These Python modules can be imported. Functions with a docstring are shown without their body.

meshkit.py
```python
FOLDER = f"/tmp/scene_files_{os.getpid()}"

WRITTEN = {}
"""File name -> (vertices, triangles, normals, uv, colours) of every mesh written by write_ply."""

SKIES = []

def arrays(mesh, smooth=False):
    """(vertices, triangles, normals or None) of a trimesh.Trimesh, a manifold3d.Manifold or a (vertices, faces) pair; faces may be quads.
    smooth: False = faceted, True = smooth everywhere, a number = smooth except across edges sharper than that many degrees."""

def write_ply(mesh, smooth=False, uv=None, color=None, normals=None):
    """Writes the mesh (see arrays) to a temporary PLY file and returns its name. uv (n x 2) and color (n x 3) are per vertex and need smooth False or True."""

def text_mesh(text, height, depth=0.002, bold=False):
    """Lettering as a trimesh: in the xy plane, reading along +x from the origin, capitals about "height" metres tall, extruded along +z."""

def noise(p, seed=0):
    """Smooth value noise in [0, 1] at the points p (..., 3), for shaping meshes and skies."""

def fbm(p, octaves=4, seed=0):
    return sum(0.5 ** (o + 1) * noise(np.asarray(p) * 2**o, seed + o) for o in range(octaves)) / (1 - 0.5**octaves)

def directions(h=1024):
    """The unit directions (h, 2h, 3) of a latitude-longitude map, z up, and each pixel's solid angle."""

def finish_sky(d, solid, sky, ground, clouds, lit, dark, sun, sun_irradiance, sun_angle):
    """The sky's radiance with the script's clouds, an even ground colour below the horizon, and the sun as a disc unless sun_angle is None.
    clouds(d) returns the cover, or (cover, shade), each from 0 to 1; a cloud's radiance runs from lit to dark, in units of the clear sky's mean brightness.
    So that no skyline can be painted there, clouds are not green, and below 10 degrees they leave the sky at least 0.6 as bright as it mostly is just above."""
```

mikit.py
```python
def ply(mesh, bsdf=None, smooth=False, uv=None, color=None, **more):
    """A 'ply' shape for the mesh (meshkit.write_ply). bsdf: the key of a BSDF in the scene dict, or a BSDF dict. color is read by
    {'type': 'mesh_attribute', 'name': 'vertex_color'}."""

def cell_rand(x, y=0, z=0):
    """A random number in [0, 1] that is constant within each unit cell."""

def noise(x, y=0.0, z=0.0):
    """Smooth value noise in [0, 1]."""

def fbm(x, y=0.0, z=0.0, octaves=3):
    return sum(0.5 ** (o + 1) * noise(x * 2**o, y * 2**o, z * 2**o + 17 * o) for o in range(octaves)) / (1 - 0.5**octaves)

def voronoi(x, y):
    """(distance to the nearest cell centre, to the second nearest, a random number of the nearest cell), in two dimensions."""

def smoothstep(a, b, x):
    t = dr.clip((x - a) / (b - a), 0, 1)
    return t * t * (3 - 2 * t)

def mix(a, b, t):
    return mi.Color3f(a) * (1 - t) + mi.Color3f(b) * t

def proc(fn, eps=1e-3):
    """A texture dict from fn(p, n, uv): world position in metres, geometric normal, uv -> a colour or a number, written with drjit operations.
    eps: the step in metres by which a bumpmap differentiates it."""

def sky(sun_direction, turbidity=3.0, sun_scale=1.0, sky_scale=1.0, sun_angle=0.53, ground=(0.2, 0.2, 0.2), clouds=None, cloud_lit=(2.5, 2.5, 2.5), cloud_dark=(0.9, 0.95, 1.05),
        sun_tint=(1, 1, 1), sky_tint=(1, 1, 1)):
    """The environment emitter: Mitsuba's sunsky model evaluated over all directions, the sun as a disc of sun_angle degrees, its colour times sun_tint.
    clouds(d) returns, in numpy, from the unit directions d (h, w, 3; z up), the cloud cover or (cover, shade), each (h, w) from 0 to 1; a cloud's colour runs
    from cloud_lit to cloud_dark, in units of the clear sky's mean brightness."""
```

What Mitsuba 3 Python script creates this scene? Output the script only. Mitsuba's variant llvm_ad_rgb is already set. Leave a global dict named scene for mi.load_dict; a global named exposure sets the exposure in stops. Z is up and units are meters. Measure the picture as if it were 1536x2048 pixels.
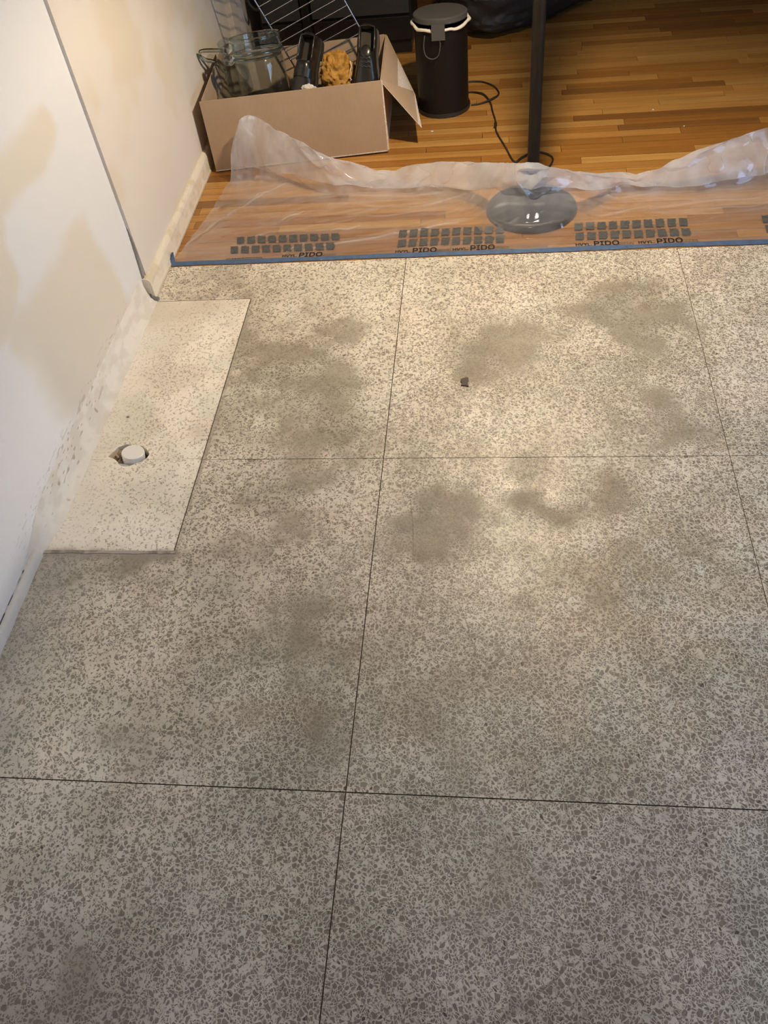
import math, random
import numpy as np, trimesh, drjit as dr
import mitsuba as mi
import manifold3d as m3
import shapely, shapely.geometry as sg
from scipy.interpolate import PchipInterpolator
import mikit, meshkit
from mikit import noise, fbm, voronoi, cell_rand, smoothstep, mix

T = mi.ScalarTransform4f
random.seed(7); rng = np.random.default_rng(7)
scene, labels = {'type': 'scene'}, {}

# ------------------------------------------------------------------ camera, sky, lamp, exposure
# x along the lateral floor joints, y away from the camera, z up; origin on a crossing of two joints
PITCH, YAW, ROLL, FPX = 0.858616, -0.193241, -0.146534, 1680.78
CAM = np.array([0.29214, -1.59882, 1.65785])
fw = np.array([math.sin(YAW)*math.cos(PITCH), math.cos(YAW)*math.cos(PITCH), -math.sin(PITCH)])
r0 = np.array([math.cos(YAW), -math.sin(YAW), 0.0]); u0 = np.cross(r0, fw)
right = r0*math.cos(ROLL) + u0*math.sin(ROLL); up = np.cross(right, fw)
scene['camera'] = {'type': 'perspective', 'fov_axis': 'x', 'fov': math.degrees(2*math.atan(768/FPX)),
    'near_clip': 0.05, 'far_clip': 50.0,
    'to_world': T().look_at(origin=CAM.tolist(), target=(CAM+fw).tolist(), up=up.tolist())}
exposure = 0.0
DAY_RGB = [2.7*v for v in (0.62, 1.0, 1.62)]          # daylight emitted by the blind of the added window in the right wall
LAMP_RGB = [2650.0*v for v in (1.0, 0.80, 0.54)]       # radiance of the bulb in the floor lamp

# ------------------------------------------------------------------ helpers
def tm(v, f): return trimesh.Trimesh(np.asarray(v, float), np.asarray(f, int), process=False)
def cat(*ms): return trimesh.util.concatenate(list(ms))
def man(mesh):
    mesh = mesh.copy(); mesh.merge_vertices()
    return m3.Manifold(m3.Mesh(np.asarray(mesh.vertices, np.float32), np.asarray(mesh.faces, np.uint32)))
def unman(M):
    m = M.to_mesh(); return tm(m.vert_properties[:, :3], m.tri_verts)
def put(key, mesh, bsdf, smooth=False, **k):
    n, base = 0, key
    while key in scene:
        n += 1; key = f'{base}_{n:03d}'
    scene[key] = mikit.ply(mesh, bsdf, smooth=smooth, **k)
    return key
def thing(key, label, category, group=None):
    labels[key] = {'label': label, 'category': category}
    if group: labels[key]['group'] = group
def structure(key, label=None):
    labels[key] = {'kind': 'structure'}
    if label: labels[key]['label'] = label
def box(x0, x1, y0, y1, z0, z1):
    m = trimesh.creation.box((x1-x0, y1-y0, z1-z0)); m.apply_translation(((x0+x1)/2, (y0+y1)/2, (z0+z1)/2)); return m
def rbox(x0, x1, y0, y1, z0, z1, r=0.004, seg=8):
    M = m3.Manifold.sphere(r, seg)
    return unman(m3.Manifold.batch_hull([M.translate((x, y, z)) for x in (x0+r, x1-r) for y in (y0+r, y1-r) for z in (z0+r, z1-r)]))
def hexa(p):
    """solid between the quad p[0:4] and the quad p[4:8]"""
    p = np.asarray(p, float)
    f = [[0, 1, 2], [0, 2, 3], [4, 6, 5], [4, 7, 6]]
    for i in range(4):
        j = (i+1) % 4; f += [[i, i+4, j+4], [i, j+4, j]]
    m = tm(p, f); m.merge_vertices(); trimesh.repair.fix_normals(m); return m
def slab(quad, t):
    """a board: the quad thickened by t against its normal"""
    q = np.asarray(quad, float); n = np.cross(q[1]-q[0], q[3]-q[0]); n /= np.linalg.norm(n)
    return hexa(np.vstack([q, q - n*t]))
def extrude(poly, z0, z1):
    out = []
    for g in getattr(poly, 'geoms', [poly]):
        m = trimesh.creation.extrude_polygon(g, z1-z0, engine='earcut'); m.apply_translation((0, 0, z0)); out.append(m)
    return cat(*out)
def lathe(profile, seg=48):
    m = trimesh.creation.revolve(np.asarray(profile, float), sections=seg); return m
def smooth_path(pts, n):
    pts = np.asarray(pts, float); s = np.r_[0, np.cumsum(np.linalg.norm(np.diff(pts, axis=0), axis=1))]
    return np.stack([PchipInterpolator(s, pts[:, k])(np.linspace(0, s[-1], n)) for k in range(pts.shape[1])], 1)
def catmull(pts, per=8):
    p = np.asarray(pts, float); p = np.vstack([2*p[0]-p[1], p, 2*p[-1]-p[-2]]); out = []
    for i in range(1, len(p)-2):
        t = np.linspace(0, 1, per, endpoint=False)[:, None]
        out.append(0.5*((2*p[i]) + (-p[i-1]+p[i+1])*t + (2*p[i-1]-5*p[i]+4*p[i+1]-p[i+2])*t**2 + (-p[i-1]+3*p[i]-3*p[i+1]+p[i+2])*t**3))
    return np.vstack(out + [p[-2:-1]])
def tube(pts, r, sides=8):
    p = np.asarray(pts, float); t = np.gradient(p, axis=0); t /= np.linalg.norm(t, axis=1, keepdims=True)
    a = np.cross(t[0], [0, 0, 1.0] if abs(t[0][2]) < 0.9 else [1.0, 0, 0]); A = []
    for k in range(len(p)):
        a = a - t[k]*(a@t[k]); a /= np.linalg.norm(a); A.append(a)
    A = np.array(A); B = np.cross(t, A); r = np.broadcast_to(r, (len(p),))
    ang = np.arange(sides)*2*np.pi/sides
    v = p[:, None] + r[:, None, None]*(np.cos(ang)[None, :, None]*A[:, None] + np.sin(ang)[None, :, None]*B[:, None])
    n = len(p); f = []
    for i in range(n-1):
        for j in range(sides):
            k = (j+1) % sides
            f += [[i*sides+j, i*sides+k, (i+1)*sides+k], [i*sides+j, (i+1)*sides+k, (i+1)*sides+j]]
    v = np.vstack([v.reshape(-1, 3), p[:1], p[-1:]]); c0, c1 = len(v)-2, len(v)-1
    for j in range(sides):
        k = (j+1) % sides
        f += [[c0, k, j], [c1, (n-1)*sides+j, (n-1)*sides+k]]
    return tm(v, f)
def grid(P, close=False):
    """surface through P (m, n, 3)"""
    m, n = P.shape[:2]; i, j = np.meshgrid(np.arange(m-1), np.arange(n-1), indexing='ij')
    q = np.stack([i*n+j, (i+1)*n+j, (i+1)*n+j+1, i*n+j+1], -1).reshape(-1, 4)
    return tm(P.reshape(-1, 3), np.vstack([q[:, [0, 1, 2]], q[:, [0, 2, 3]]]))
def blob(center, radii, amp=0.1, freq=3.0, seed=0, sub=4, power=1.0):
    m = trimesh.creation.icosphere(sub, 1.0); v = np.array(m.vertices)
    v = np.sign(v)*np.abs(v)**power
    d = 1 + amp*(meshkit.fbm(v*freq + 11.3*seed, 4, seed)-0.5)*2
    m.vertices = v*d[:, None]*np.asarray(radii) + np.asarray(center); return m

# ------------------------------------------------------------------ materials
def rgb(*v): return {'type': 'rgb', 'value': list(v)}
def principled(color, rough=0.5, spec=0.5, **k):
    return {'type': 'twosided', 'b': {'type': 'principled', 'base_color': color if isinstance(color, dict) else rgb(*color), 'roughness': rough, 'specular': spec, **k}}

# dirt rubbed into the terrazzo: centre x, y and half sizes in metres, strength
STAINS = [(0.732, 0.623, 0.115, 0.140, 2.6), (0.558, 0.644, 0.11, 0.05, 0.6), (0.352, 0.478, 0.12, 0.117, 1.1), (0.246, 0.364, 0.089, 0.07, 0.5),
 (0.768, 0.138, 0.13, 0.125, 1.0), (0.162, -0.153, 0.19, 0.12, 0.62), (-0.363, 0.431, 0.15, 0.21, 1.15), (-0.198, 0.264, 0.091, 0.129, 0.8),
 (-0.223, 0.115, 0.132, 0.12, 0.8), (-0.174, 0.587, 0.098, 0.05, 0.8), (-0.498, 0.078, 0.10, 0.119, 0.5), (-0.229, -0.222, 0.12, 0.099, 0.9),
 (-0.104, -0.557, 0.106, 0.106, 0.6), (-0.09, -0.832, 0.13, 0.09, 0.55), (-0.437, -0.868, 0.166, 0.098, 0.5), (0.192, -0.302, 0.16, 0.09, 0.5),
 (0.545, -0.154, 0.12, 0.10, 0.55), (-0.279, -0.08, 0.111, 0.107, 0.7), (0.393, -0.187, 0.09, 0.06, 0.5), (0.609, -0.389, 0.171, 0.127, 0.45),
 (-0.50, 0.616, 0.07, 0.085, 0.8), (-0.69, -0.40, 0.16, 0.06, 0.7), (0.188, -0.844, 0.063, 0.204, 0.35), (0.31, -1.133, 0.091, 0.163, 0.35),
 (-0.161, 0.473, 0.048, 0.233, 0.6), (-0.30, -0.62, 0.16, 0.14, 0.5), (-0.06, 0.0, 0.12, 0.18, 0.4), (-0.50, -1.33, 0.20, 0.16, 0.7), (-0.42, 0.80, 0.30, 0.09, 0.35), (-0.62, -0.347, 0.2, 0.022, 0.9)]
SCRATCHES = [(0.379, 0.027, 0.413, -0.136), (0.173, -0.439, 0.269, -0.536), (0.203, -0.446, 0.258, -0.576), (0.366, -0.253, 0.505, -0.187), (0.437, -0.039, 0.509, -0.128),
 (0.164, -0.51, 0.327, -0.422), (0.531, -0.346, 0.607, -0.284), (0.4, 0.065, 0.45, -0.03), (0.234, -0.509, 0.27, -0.653), (0.312, -0.861, 0.406, -0.792), (0.552, -0.862, 0.647, -0.805),
 (0.467, -0.435, 0.381, -0.587), (-0.073, -0.304, 0.005, -0.397), (-0.012, -0.528, 0.14, -0.504), (0.552, -0.375, 0.64, -0.515), (1.039, 0.751, 1.081, 0.859), (0.978, 0.701, 0.964, 0.574),
 (0.77, 0.908, 0.766, 0.794), (0.083, -0.153, 0.106, -0.334), (0.577, -1.144, 0.594, -1.216), (0.25, 0.029, 0.332, 0.066), (-0.067, 0.675, 0.046, 0.702), (0.30, -0.30, 0.24, -0.47), (0.45, -0.25, 0.36, -0.40)]

def stain_amount(x, y):
    wx, wy = x + 0.09*(fbm(x*11, y*11, 21.0, 3)-0.5), y + 0.09*(fbm(x*11, y*11, 33.0, 3)-0.5)
    s = mi.Float(0)
    for cx, cy, a, b, k in STAINS:
        s = s + k*dr.exp(-(dr.square((wx-cx)/a) + dr.square((wy-cy)/b)))
    w = fbm(x*13 + 3, y*13 + 8, 0.0, 5)
    broad = fbm(x*3.1 + 20, y*3.1, 2.0, 3)
    s = s*(0.30 + 1.3*w) + 0.42*smoothstep(0.40, 0.75, 0.5*broad + 0.5*w)*smoothstep(-1.2, 0.0, y + 0.3)
    return smoothstep(0.05, 1.10, s), w

def terrazzo(p, n, uv):
    x, y = p.x, p.y
    stain, w = stain_amount(x, y)
    patch = smoothstep(-0.518, -0.521, x)*smoothstep(-0.331, -0.328, y)*smoothstep(0.761, 0.759, y)
    j1, j2 = noise(x*210, y*210, 1.0)-0.5, noise(x*210, y*210, 5.0)-0.5
    k1, k2 = noise(x*70, y*70, 11.0)-0.5, noise(x*70, y*70, 15.0)-0.5
    wx, wy = x + 0.0040*j1 + 0.006*k1, y + 0.0040*j2 + 0.006*k2
    cover = 0.44 + 0.22*smoothstep(-0.25, 0.45, x + 0.35*(w-0.5) - 0.35*y) + 0.12*smoothstep(-0.2, -0.9, y) - 0.16*patch - 0.08*smoothstep(0.2, 0.9, y) - 0.16*dr.exp(-(dr.square((x+0.68)/0.20) + dr.square((y+0.85)/0.28))) + 0.3*(fbm(x*6, y*6, 9.0, 3)-0.5)
    f1, s1, r1 = voronoi(wx*100, wy*100)
    bigon = dr.select(r1 < cover*0.62, 1.0, 0.0)*(1-0.9*patch)
    q1 = cell_rand(r1*5000, 3, 1)
    big = smoothstep(0.08, 0.26, s1-f1 - 0.25*q1*q1)*bigon
    f2, s2, r2 = voronoi(wx*172+7.3, wy*172+3.1)
    small = smoothstep(0.10, 0.34, s2-f2)*dr.select(r2 < cover*1.05, 1.0, 0.0)*(1-bigon*smoothstep(0.0, 0.05, s1-f1))
    f3, s3, r3 = voronoi(wx*310+1.3, wy*310+9.1)
    tiny = smoothstep(0.15, 0.4, s3-f3)*dr.select(r3 < cover*0.5, 1.0, 0.0)*(1-dr.maximum(big, small))
    which = dr.select(big > 0.02, r1/0.62, dr.select(small > 0.02, r2/1.05, r3/0.5))/dr.maximum(cover, 0.05)
    tone = cell_rand(which*9973, 1, 2)
    chip = mix((0.165, 0.138, 0.110), (0.345, 0.30, 0.243), tone)
    chip = mix(chip, (0.075, 0.062, 0.052), dr.select(tone < 0.065, 0.9, 0.0))
    chip = mix(chip, (0.34, 0.27, 0.20), dr.select(tone > 0.93, 0.8, 0.0))
    chip = chip*(0.88 + 0.24*noise(x*600, y*600))
    matrix = mix((0.76, 0.71, 0.615), (0.63, 0.58, 0.495), fbm(x*70, y*70, 3.0, 3))
    matrix = mix(matrix, (0.88, 0.83, 0.735), patch*0.9)
    m = dr.maximum(dr.maximum(big, small), tiny*0.7)
    c = mix(matrix, chip, m*(0.95 - 0.25*patch))
    film = mix((0.34, 0.295, 0.222), (0.47, 0.415, 0.325), fbm(x*26+4, y*26, 6.0, 4))
    c = mix(c, film, stain*(0.42 + 0.36*smoothstep(0.35, 0.65, w))*(1-0.85*patch))
    c = c*(1 - 0.27*stain*(1-0.8*patch))
    warm_cast = dr.exp(-(dr.square((x-0.62)/0.35) + dr.square((y+0.45)/0.35)))*smoothstep(0.25, 0.6, w)  # warm tint painted in to offset the blue daylight on this stretch
    c = c*mix((1.0, 1.0, 1.0), (0.97, 0.93, 0.83), warm_cast)
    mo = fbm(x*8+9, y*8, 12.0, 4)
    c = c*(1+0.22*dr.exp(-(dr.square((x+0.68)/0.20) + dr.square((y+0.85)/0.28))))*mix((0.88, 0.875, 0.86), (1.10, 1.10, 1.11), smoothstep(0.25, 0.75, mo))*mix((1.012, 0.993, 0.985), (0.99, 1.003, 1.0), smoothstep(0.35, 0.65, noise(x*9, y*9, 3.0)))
    # cement skim near the wall on the patch, and its grey mortar line
    skim = smoothstep(-0.70, -0.84, x + 0.10*(fbm(x*14, y*14, 4.0, 3)-0.5))*patch
    c = mix(c, (0.80, 0.77, 0.70), skim*0.6)
    tan = smoothstep(0.55, 0.72, y + 0.20*(fbm(x*8, y*8, 7.0, 3)-0.5))*patch
    c = mix(c, (0.55, 0.48, 0.38), tan*0.5*smoothstep(-0.56, -0.66, x))
    mort = smoothstep(0.022, 0.004, dr.abs(y+0.340 + 0.016*(noise(x*30, 1.0)-0.5)))*smoothstep(-0.50, -0.56, x)*(0.55+0.6*noise(x*40, y*40))
    c = mix(c, (0.30, 0.27, 0.24), dr.clip(mort*0.8, 0, 1))
    lip = smoothstep(0.010, 0.002, dr.abs(x+0.514))*smoothstep(-0.34, -0.32, y)*smoothstep(0.77, 0.75, y)
    c = mix(c, (0.36, 0.31, 0.25), lip*0.55*(0.4+noise(y*25, 2.0)))
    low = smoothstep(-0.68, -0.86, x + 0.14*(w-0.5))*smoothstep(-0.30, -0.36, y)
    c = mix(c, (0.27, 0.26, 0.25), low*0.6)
    sc = mi.Float(0)
    for ax, ay, bx, by in SCRATCHES:
        dx, dy = bx-ax, by-ay
        L2 = dx*dx + dy*dy
        t = dr.clip(((x-ax)*dx + (y-ay)*dy)/L2, 0, 1)
        d = dr.sqrt(dr.square(x-ax-t*dx + 0.010*(noise(t*5, ax*50)-0.5)) + dr.square(y-ay-t*dy))
        sc = dr.maximum(sc, smoothstep(0.0016, 0.0005, d))
    u = x*0.8 + y*0.6; v = -x*0.6 + y*0.8
    fine = smoothstep(0.02, 0.004, dr.abs(noise(u*7, v*38, 2.0)-0.5))*smoothstep(0.05, 0.3, x)*smoothstep(-0.1, -0.3, y)
    fine = dr.maximum(fine, smoothstep(0.018, 0.004, dr.abs(noise(v*6+9, u*34, 5.0)-0.5))*smoothstep(-0.1, 0.2, x)*smoothstep(0.15, -0.2, y))
    return mix(c, (0.17, 0.14, 0.105), dr.maximum(sc*0.75, fine*0.55*noise(x*20, y*20))*(1-patch))
def terrazzo_rough(p, n, uv):
    stain, w = stain_amount(p.x, p.y)
    return 0.36 + 0.16*stain + 0.14*fbm(p.x*40, p.y*40, 2.0, 2)
def terrazzo_bump(p, n, uv):
    return 0.5*fbm(p.x*120, p.y*120, 0.0, 2) + 0.5*noise(p.x*14, p.y*14, 4.0)
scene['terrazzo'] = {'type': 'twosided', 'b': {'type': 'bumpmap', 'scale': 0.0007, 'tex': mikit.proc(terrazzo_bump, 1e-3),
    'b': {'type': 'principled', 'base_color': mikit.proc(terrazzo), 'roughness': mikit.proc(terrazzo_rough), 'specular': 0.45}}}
scene['mortar_grey'] = principled(mikit.proc(lambda p, n, uv: mix((0.42, 0.385, 0.34), (0.24, 0.215, 0.185), smoothstep(0.35, 0.65, fbm(p.x*45, p.y*45, 1.0, 3)))), 0.8, 0.2)
scene['grout_dark'] = principled((0.085, 0.065, 0.045), 0.8, 0.2)

# the strip of the plank floor: rows of equal width, in each row boards of one length
ROW = 0.050; Y0 = 0.968
def plank_rand(row, k, z): return cell_rand(row, k, z)
def wood(p, n, uv):
    x, y = p.x, p.y
    row = dr.floor((y-Y0)/ROW)
    L = 0.42 + 0.75*cell_rand(row, 0, 3); off = cell_rand(row, 0, 5)*2
    k = dr.floor((x+3+off)/L)
    t, h = cell_rand(row, k, 11), cell_rand(row, k, 12)
    g = fbm(x*2.6 + 40*t, y*75 + 13*h, 3.0, 4)
    g2 = noise(x*9 + 31*h, y*260, 1.0)
    c = mix((0.42, 0.212, 0.058), (0.29, 0.126, 0.028), smoothstep(0.15, 0.9, t))
    c = mix(c, (0.15, 0.062, 0.018), dr.select(h > 0.86, 0.7, 0.0))
    c = mix(c, (0.48, 0.275, 0.085), dr.select(h < 0.10, 0.6, 0.0))
    return c*(0.72 + 0.42*g + 0.16*g2)
scene['wood'] = principled(mikit.proc(wood), 0.36, 0.45)

def polymask(u, v, pts, soft):
    ins = mi.Float(0); d = mi.Float(9)
    for (ax, ay), (bx, by) in zip(pts, pts[1:]+pts[:1]):
        dx, dy = bx-ax, by-ay
        t = dr.clip(((u-ax)*dx+(v-ay)*dy)/(dx*dx+dy*dy), 0, 1)
        d = dr.minimum(d, dr.sqrt(dr.square(u-ax-t*dx)+dr.square(v-ay-t*dy)))
        if abs(dy) > 1e-6:
            cross = ((ay > v) != (by > v)) if isinstance(v, float) else ((ay > v) ^ (by > v))
            ins = dr.select(cross & (u < dx*(v-ay)/dy+ax), 1-ins, ins)
    return smoothstep(-soft, soft, dr.select(ins > 0.5, d, -d))
BEIGE_HIGH = [(-0.30, 0.70), (0.28, 0.765), (0.586, 0.750), (0.62, 0.666), (0.543, 0.64), (0.36, 0.655), (0.19, 0.67), (0.145, 0.58), (0.13, 0.50), (0.03, 0.46), (-0.3, 0.46)]
BEIGE_LOW = [(0.36, 0.46), (0.56, 0.44), (0.60, 0.32), (0.63, 0.10), (0.64, 0.04), (0.20, 0.05), (0.02, 0.13), (-0.045, 0.18), (-0.02, 0.33), (-0.03, 0.44), (0.03, 0.50), (0.2, 0.44)]
def near_wall(p, n, uv):
    y, z = p.y, p.z
    u = y + 0.05*(fbm(y*9, z*9, 1.0, 3)-0.5); v = z + 0.05*(fbm(y*9+5, z*9, 2.0, 3)-0.5)
    b = dr.maximum(polymask(u, v, BEIGE_HIGH, 0.022)*0.9, polymask(u, v, BEIGE_LOW, 0.03)*0.85)
    c = mix((0.70, 0.71, 0.73), (0.66, 0.615, 0.53), b)
    c = mix(c, (0.82, 0.825, 0.84), smoothstep(0.10, -0.05, u)*smoothstep(0.5, 0.2, v))
    # plaster wear just above the cove: scuffs and small nicks
    low = smoothstep(0.13, 0.06, z + 0.03*(fbm(y*12, z*12, 5.0, 3)-0.5))*smoothstep(-0.30, -0.20, y)
    c = mix(c, (0.66, 0.62, 0.56), low*0.5)
    sp = smoothstep(0.72, 0.80, noise(y*60, z*160, 7.0))*smoothstep(0.14, 0.08, z)*smoothstep(0.6, 0.3, dr.abs(y-0.1))
    c = mix(c, (0.22, 0.17, 0.14), sp*0.4)
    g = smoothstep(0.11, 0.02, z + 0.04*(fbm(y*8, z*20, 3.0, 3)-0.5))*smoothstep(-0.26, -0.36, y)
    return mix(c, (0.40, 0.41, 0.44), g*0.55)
scene['near_wall_paint'] = {'type': 'twosided', 'b': {'type': 'bumpmap', 'scale': 0.0011, 'tex': mikit.proc(lambda p, n, uv: fbm(p.y*45+p.x*45, p.z*45, 0.0, 3)),
    'b': {'type': 'principled', 'base_color': mikit.proc(near_wall), 'roughness': 0.62, 'specular': 0.3}}}
def far_wall(p, n, uv):
    y, z = p.y, p.z
    w = fbm(y*4, z*4 + p.x*4, 1.0, 3)
    c = mix((0.68, 0.635, 0.585), (0.65, 0.585, 0.49), smoothstep(0.45, 0.65, w + 0.25*smoothstep(0.16, 0.04, z)))
    return mix(c, (0.66, 0.57, 0.42), 0.6*smoothstep(0.14, 0.05, z + 0.05*(w-0.5))*smoothstep(1.0, 1.5, y))
scene['far_wall_paint'] = principled(mikit.proc(far_wall), 0.6, 0.3)
def base_paint(p, n, uv):
    w = fbm(p.y*30, p.z*30, p.x*30, 3)
    c = mix((0.76, 0.70, 0.59), (0.66, 0.59, 0.46), smoothstep(0.4, 0.7, w))
    return mix(c, (0.35, 0.30, 0.22), 0.7*smoothstep(0.012, 0.002, p.z + 0.008*(w-0.5)))
scene['baseboard_paint'] = principled(mikit.proc(base_paint), 0.4, 0.4)
def cove_col(p, n, uv):
    w = fbm(p.y*22, p.z*40, 2.0, 4)
    c = mix((0.76, 0.735, 0.69), (0.68, 0.645, 0.59), smoothstep(0.4, 0.68, w))
    nick = smoothstep(0.80, 0.90, noise(p.y*45, p.z*160 + p.x*90, 4.0))*smoothstep(0.35, 0.15, dr.abs(p.y-0.02))
    c = mix(c, (0.25, 0.20, 0.16), nick*0.55)
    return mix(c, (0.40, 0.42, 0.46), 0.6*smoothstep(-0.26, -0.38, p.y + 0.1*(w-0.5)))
scene['cove_plaster'] = principled(mikit.proc(cove_col), 0.6, 0.3)
scene['grey_metal'] = principled((0.23, 0.225, 0.23), 0.45, 0.5, metallic=0.4)
scene['white_paint'] = principled((0.78, 0.77, 0.75), 0.6, 0.3)
scene['joint_grey'] = principled(mikit.proc(lambda p, n, uv: mix((0.50, 0.51, 0.54), (0.07, 0.07, 0.075), smoothstep(0.48, 0.66, fbm(p.y*30, p.z*30, 1.0, 3)))), 0.7, 0.2)
scene['black_gap'] = principled((0.03, 0.028, 0.026), 0.8, 0.2)
def card(p, n, uv):
    w = fbm(p.x*9, p.z*9, p.y*9, 3); f = noise(p.x*300, p.z*60, p.y*300)
    return mi.Color3f(0.40, 0.29, 0.198)*(0.88 + 0.16*w + 0.08*f)
scene['cardboard'] = principled(mikit.proc(card), 0.75, 0.25)
scene['cardboard_edge'] = principled(mikit.proc(lambda p, n, uv: mi.Color3f(0.66, 0.58, 0.50)*(0.7+0.5*noise(p.x*260, p.y*260, p.z*260))), 0.8, 0.2)
scene['black_metal'] = principled((0.006, 0.005, 0.0045), 0.45, 0.22)
scene['black_plastic'] = principled((0.020, 0.019, 0.018), 0.45, 0.5)
scene['dark_lid'] = principled((0.065, 0.062, 0.060), 0.6, 0.4)
scene['gloss_black'] = principled((0.014, 0.013, 0.012), 0.10, 0.6, clearcoat=0.6)
scene['lamp_bronze'] = principled((0.010, 0.0075, 0.0055), 0.45, 0.2)
scene['liner_white'] = principled((0.75, 0.70, 0.62), 0.5, 0.4)
scene['chrome'] = {'type': 'twosided', 'b': {'type': 'roughconductor', 'material': 'Cr', 'alpha': 0.12}}
scene['jar_glass'] = {'type': 'thindielectric', 'int_ior': 1.52, 'specular_transmittance': rgb(0.80, 0.87, 0.89)}
scene['glass'] = {'type': 'dielectric', 'int_ior': 1.5, 'specular_transmittance': rgb(0.90, 0.95, 0.93)}
scene['leather_black'] = principled((0.010, 0.009, 0.008), 0.24, 0.5, clearcoat=0.3)
scene['sole_black'] = principled((0.020, 0.018, 0.016), 0.6, 0.4)
scene['lace_black'] = principled((0.03, 0.03, 0.03), 0.7, 0.3)
def suede(p, n, uv):
    w = fbm(p.x*25, p.y*25, p.z*25, 4); f = noise(p.x*500, p.y*500, p.z*500)
    return mix((0.33, 0.165, 0.035), (0.50, 0.27, 0.07), smoothstep(0.3, 0.7, w))*(0.75+0.4*f)
scene['tan_suede'] = principled(mikit.proc(suede), 0.95, 0.1, sheen=0.6)
scene['paper_white'] = principled((0.62, 0.60, 0.55), 0.8, 0.2)
scene['dark_cloth'] = principled((0.05, 0.043, 0.038), 0.9, 0.1)
scene['cabinet_black'] = principled((0.012, 0.011, 0.010), 0.35, 0.4)
scene['cabinet_grey'] = principled((0.040, 0.040, 0.036), 0.4, 0.4)
scene['nylon_black'] = principled(mikit.proc(lambda p, n, uv: mi.Color3f(0.017, 0.016, 0.016)*(0.7+0.6*noise(p.x*350, p.y*350, p.z*350))), 0.55, 0.4)
scene['grey_plastic'] = principled((0.10, 0.10, 0.11), 0.35, 0.5)
scene['cable_black'] = principled((0.022, 0.019, 0.017), 0.5, 0.4)
scene['tape_blue'] = principled(mikit.proc(lambda p, n, uv: mi.Color3f(0.075, 0.125, 0.235)*(0.8+0.4*fbm(p.x*60, p.y*60, 1.0, 3))), 0.6, 0.3)
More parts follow.
